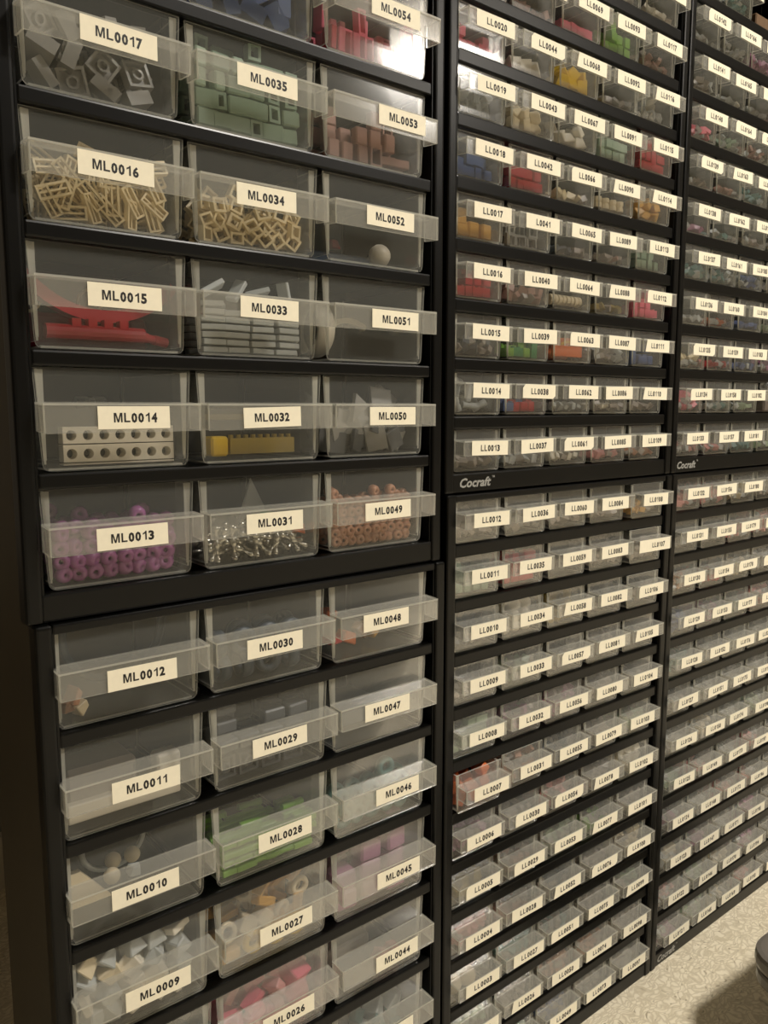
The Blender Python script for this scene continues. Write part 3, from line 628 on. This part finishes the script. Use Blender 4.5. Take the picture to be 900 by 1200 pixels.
# narrow drawers with contents one can pick out: (number, name, shapes, cell, fill, rows, words, rotation)
def bricks(c_): return [P_brick(1, 1, .007, .008, c_), P_brick(2, 1, .007, .0065, c_), P_tile(.009, .007, .008, c_, 'toy_brick')]
def chunks(c_, s=.012): return [P_chunk(s, c_, 61), P_chunk(s*.9, c_, 62), P_chunk(s, c_, 63)]
NAR = [
 (18, 'toy_brick', bricks(BLUE), .018, 'blue toy brick'), (42, 'toy_brick', bricks(RED), .018, 'red toy brick'), (16, 'toy_brick', bricks(RED), .019, 'bright red toy brick'),
 (115, 'toy_brick', bricks(RED), .020, 'crimson toy brick'), (112, 'toy_brick', bricks(PINK), .019, 'pinkish red toy brick'), (35, 'toy_brick', bricks(RED), .026, 'deep red toy brick'),
 (68, 'piece', chunks(YELLOW, .015), .020, 'yellow piece'), (43, 'piece', chunks(CREAM, .013), .017, 'cream angular piece'), (67, 'piece', chunks(WHITE, .013), .018, 'white angular piece'),
 (44, 'piece', chunks(WHITE, .014), .014, 'whitish clear piece'), (20, 'toy_brick', bricks(PINK), .009, 'pink toy brick'), (69, 'toy_brick', bricks(PINK), .009, 'pink low toy brick'),
 (114, 'piece', chunks(GOLD, .012), .017, 'golden piece'), (17, 'toy_block', [P_tile(.012, .010, .011, GOLD, 'toy_block')], .012, 'orange tan block'),
 (34, 'ball', [P_ball(.0055, WHITE)], .026, 'small white ball'), (58, 'piece', chunks(OLIVE, .012), .022, 'pale yellow piece'), (3, 'ball', [P_ball(.0090, CREAM)], .018, 'large cream ball'),
 (102, 'piece', chunks(WHITE, .014), .026, 'white crumpled piece'), (14, 'toy_stick', [P_tile(.014, .004, .004, LGREY, 'toy_stick'), P_cyl(.003, .012, LGREY)], .022, 'light grey stick'),
 (7, 'piece', chunks(ORANGE, .013), .018, 'orange piece'), (11, 'toy_brick', bricks(SAGE), .018, 'green toy brick'), (91, 'toy_brick', bricks(SAGE2), .017, 'pale green toy brick'),
 (39, 'toy_brick', bricks(GREEN)+bricks(LIME), .012, 'green toy brick'), (93, 'toy_brick', bricks(LIME), .018, 'lime green toy brick'), (113, 'toy_brick', bricks(SAGE), .016, 'sage toy brick'),
 (38, 'toy_brick', bricks(BLUE)+bricks(RED), .013, 'blue or red toy brick'), (111, 'toy_brick', bricks(BLUE), .010, 'dark blue toy brick'), (41, 'hollow_brick', [P_frame(.012, .010, .003, .0016, False, GREY)], .020, 'grey open frame'),
 (5, 'piece', chunks(OLIVE, .014), .024, 'yellowish piece'), (19, 'piece', [P_chunk(.015, CLEAR, 71), P_chunk(.014, CLEAR, 72)], .015, 'clear shiny piece'),
 (116, 'piece', [P_chunk(.013, CLEAR, 73), P_chunk(.013, WHITE, 74)], .015, 'clear and white piece'), (8, 'toy_brick', bricks(PALEG), .018, 'pale green brick'),
]
done = set()
for n, nm, mk, fill, words in NAR:
    big = nm == 'ball' and n == 3
    cell = (.0195, .019, .018) if big else ((.0118, .0115, .0098) if nm != 'toy_brick' else (.0108, .0105, .0090))
    pile(LL(n), nm, mk, cell, fill, 2, words+' '+inn(LL(n)), {'toy_brick': 'toy brick', 'ball': 'ball', 'piece': 'piece', 'hollow_brick': 'frame', 'toy_block': 'block', 'toy_stick': 'stick'}[nm], 'contents of drawer LL%04d' % n, .25, 'any' if nm in ('piece', 'toy_stick', 'ball') else 'right', top=.8)
    done.add(n)
# cream cylinders lying side by side in LL0064 and LL0090
for n, ax in ((64, 'x'), (90, 'z')):
    for i in range(4):
        place(LL(n), 'cylinder_piece', P_cyl(.0046, .009, CREAM, 12, ax), -.0165+i*.0108, .008, .0078, (0, 0, 0), 'cream cylinder, %s from the left, ' % ('first', 'second', 'third', 'fourth')[i]+inn(LL(n)), 'cylinder')
    done.add(n)
place(LL(63), 'orange_card', P_tile(.040, .002, .016, ORANGE, 'orange_card'), -.001, .004, .0115, (0, 0, 0), 'orange card standing '+inn(LL(63)), 'card'); done.add(63)
place(LL(63), 'yellow_band', P_arc(.026, .0016, .0016, PI*.35, PI*.65, YELLOW, 'yellow_band'), -.001, .0020, -.009, (0, 0, 0), 'thin yellow band before the orange card '+inn(LL(63)), 'band')
place(LL(63), 'toy_block', P_tile(.03, .03, .012, ORANGE, 'toy_block'), 0, .03, .008, (0, 0, 0), 'orange block behind the card '+inn(LL(63)), 'block')

# the rest: small blurred parts, one heap per drawer
HC = {40: (MAUVE, 'mauve brown', .016), 15: (DGREY, 'dark grey', .018), 13: (WARMG, 'warm grey', .010), 37: (LGREY, 'light grey', .009), 61: (WHITE, 'whitish', .009), 65: (SLATE, 'slate grey', .008),
 66: (TAN, 'tan', .007), 62: (LGREY, 'pale grey', .011), 86: (WHITE, 'white', .010), 110: (WARMG, 'warm grey', .008), 85: (PALEP, 'pale pink', .010), 109: (BROWN, 'brown', .012), 87: (LGREY, 'light grey', .013),
 88: (OLIVE, 'dull olive', .009), 89: (MAUVE, 'mauve', .011), 92: (GREY, 'grey', .010), 117: (MAUVE, 'mauve and white', .014), 12: (WARMG, 'warm grey', .014), 36: (GREY, 'grey', .014), 60: (WARMG, 'warm grey', .012),
 84: (WARMG, 'brownish grey', .012), 108: (GOLD, 'orange tan', .012), 59: (DGREY, 'dark grey', .012), 83: (WARMG, 'pale brown', .013), 107: (WARMG, 'grey', .014), 10: (SLATE, 'slate blue', .014), 82: (DGREY, 'dark grey', .01),
 106: (SLATE, 'blue grey', .016), 9: (GREY, 'grey', .012), 33: (PALEG, 'grey green', .016), 57: (GREY, 'grey', .012), 81: (WARMG, 'brown grey', .014), 105: (SLATE, 'slate', .010), 32: (LILAC, 'lilac grey', .016),
 56: (LILAC, 'lilac', .018), 80: (WARMG, 'sandy grey', .014), 104: (GREY, 'grey', .010), 31: (BROWN, 'tan brown', .022), 55: (SLATE, 'slate', .014), 79: (WARMG, 'sandy grey', .016), 103: (PALEG, 'grey green', .014),
 6: (LILAC, 'dull lilac', .016), 30: (WARMG, 'warm grey', .012), 54: (PALEP, 'pale orange pink', .020), 78: (WARMG, 'grey', .014), 29: (MAUVE, 'mauve grey', .014), 53: (PALEG, 'pale green', .018), 77: (LIME, 'lime green', .012),
 101: (WARMG, 'warm grey', .014), 28: (MAUVE, 'mauve grey', .016), 52: (SLATE, 'slate', .014), 76: (WARMG, 'brown grey', .014), 100: (CREAM, 'beige', .022), 4: (PALEP, 'pale pink', .020), 27: (TEAL, 'pale teal', .018),
 51: (TEAL, 'grey teal', .016), 75: (WARMG, 'brown grey', .018), 99: (PALEG, 'grey green', .016), 2: (PALEG, 'grey green', .018), 26: (WARMG, 'grey', .016), 50: (BROWN, 'brownish', .018), 74: (BROWN, 'sandy brown', .018),
 98: (WARMG, 'warm grey', .020), 1: (SAGE, 'sage', .018), 25: (PALEG, 'pale green', .016), 49: (BLUE, 'blue', .018), 73: (GREY, 'grey', .014), 97: (GREY, 'grey', .014),
 21: (PINK, 'pink', .010), 45: (MAUVE, 'mauve', .010), 22: (GREY, 'grey', .012), 94: (WHITE, 'white', .012), 118: (WHITE, 'whitish', .012), 70: (PINK, 'pink', .010), 46: (GREY, 'grey', .012),
 141: (WARMG, 'warm grey', .014), 165: (WHITE, 'white', .012), 140: (PINK, 'pink', .014), 164: (SAGE, 'green', .018), 188: (MAUVE, 'mauve', .014), 139: (WARMG, 'warm grey', .012), 163: (MAUVE, 'dull mauve', .012), 187: (TEAL, 'teal', .014),
 138: (LILAC, 'lilac', .010), 162: (TEAL, 'teal', .012), 186: (WARMG, 'grey', .012), 137: (TEAL, 'blue grey', .016), 161: (TEAL, 'shiny blue grey', .016), 185: (BLUE, 'blue', .014), 136: (LGREY, 'light grey', .012), 160: (ORANGE, 'orange', .012),
 184: (BLUE, 'pale blue', .012), 135: (TAN, 'tan', .014), 159: (RED, 'red', .012), 183: (BLUE, 'pale blue', .010), 134: (PINK, 'pink', .020), 158: (TEAL, 'grey teal', .010), 182: (PALEG, 'grey', .012), 133: (PALEP, 'pale pink', .016),
 157: (PALEP, 'pink', .012), 181: (TEAL, 'pale teal', .012), 132: (PALEP, 'pale pink', .016), 156: (PALEP, 'dusty pink', .016), 180: (CREAM, 'cream', .016), 130: (BROWN, 'brownish red', .016), 154: (RED, 'dull red', .012), 178: (CREAM, 'cream', .016),
 142: (GREY, 'grey', .010), 166: (GREY, 'grey', .014), 190: (LILAC, 'pale lilac', .016), 143: (GREY, 'grey', .014), 167: (TEAL, 'pale blue green', .022), 129: (BLUE, 'blue grey', .014), 128: (TEAL, 'teal', .014), 127: (WARMG, 'warm grey', .012)}
QC = [(WARMG, 'warm grey'), (GREY, 'mid grey'), (PALEP, 'dusty pink'), (PALEG, 'grey green'), (LILAC, 'faint lilac'), (LGREY, 'light grey'), (CREAM, 'beige')]
qq = random.Random(5)
for (pre, n) in sorted(POS):
    if pre != 'LL' or n in done: continue
    if n <= 120 and (n-1) % 24 >= 22: continue
    if n > 120 and ((n-121) % 24 >= 23 or n > 120+24*4): continue
    c_, wd, fl = HC.get(n) or (qq.choice(QC) + (qq.uniform(.008, .018),))
    if n == 13 or n == 61: pass
    if (n-1) % 24 < 12: fl = min(.026, fl*1.5)
    heap(LL(n), [c_, c_, LGREY] if n > 120 else [c_, c_, WARMG], fl, .0085, 'blurred heap of small %s parts ' % wd + inn(LL(n)))
# the open slots near the top right and what lies in them
cx = BX+.0115+2.5*.0579; cz = FL-.0215+.0495+10*.0445-.0331
b = MB(); b.box(-.022, .022, -.010, .02, 0, .018); cb = bevel(b.build('box', [mat('brown_card', (104, 78, 50), .8, 0, .2, 80)]), .0012, 1)
obj('cardboard_box', cb, None, (.903, .020, cz+.0005), label='small brown cardboard box in the empty slot right of drawer LL0167', category='box')
s_ = SPEC['narrow']; cx = BX+.0115+3.45*.0579; cz = FL-.0215+.0495+1*.0445-.0331
b = MB(); b.box(-.021, .021, -.004, .06, 0, .022); bx_ = bevel(b.build('grey_block', [frosted('smoky_plastic', .5, .8, (150, 138, 128))]), .002, 1)
obj('smoky_box', bx_, None, (cx, .004, cz+.0005), label='smoky translucent box in the slot right of drawer LL0182', category='box')
obj('clear_ball', P_ball(.0065, CLEAR, 'clear_ball'), None, (cx-.012, .004, cz+.0300), label='clear round ball on top of the smoky box', category='ball')

# grey lidded storage box standing on the floor at the lower right
GL_ = mat('grey_lid_plastic', (104, 99, 92), .28, 0, .1, 30); BODY = mat('olive_box_plastic', (120, 112, 84), .5, 0, .1, 20)
def rrect(x0, x1, y0, y1, r, n=6):
    p = []
    for cx_, cy_, a0 in ((x1-r, y1-r, 0), (x0+r, y1-r, PI/2), (x0+r, y0+r, PI), (x1-r, y0+r, 1.5*PI)):
        for k in range(n+1): a = a0+PI/2*k/n; p.append((cx_+r*math.cos(a), cy_+r*math.sin(a)))
    return p
box = obj('storage_box', None, loc=(.719, -.112, 0), rot=(0, 0, R(-2)), label='grey lidded storage box on the floor at the lower right', category='box')
def rslab(name, ins, r, z0, z1, m_, bv=.003):
    b = MB(); b.prism(rrect(ins, .34-ins, -.30+ins, -ins, r), lambda x, y: (x, y, z1), lambda x, y: (x, y, z0), 0, 0)
    return obj(name, bevel(b.build(name, [m_]), bv, 2, 60), box)
rslab('box_body', .016, .022, 0, .060, BODY)
rslab('red_seal', .009, .026, .0605, .0625, mat('red_seal', (120, 50, 40), .5), .0005)
rslab('lid_rim', .002, .030, .063, .078, GL_, .004)
rslab('lid', 0, .032, .079, .096, GL_, .005)
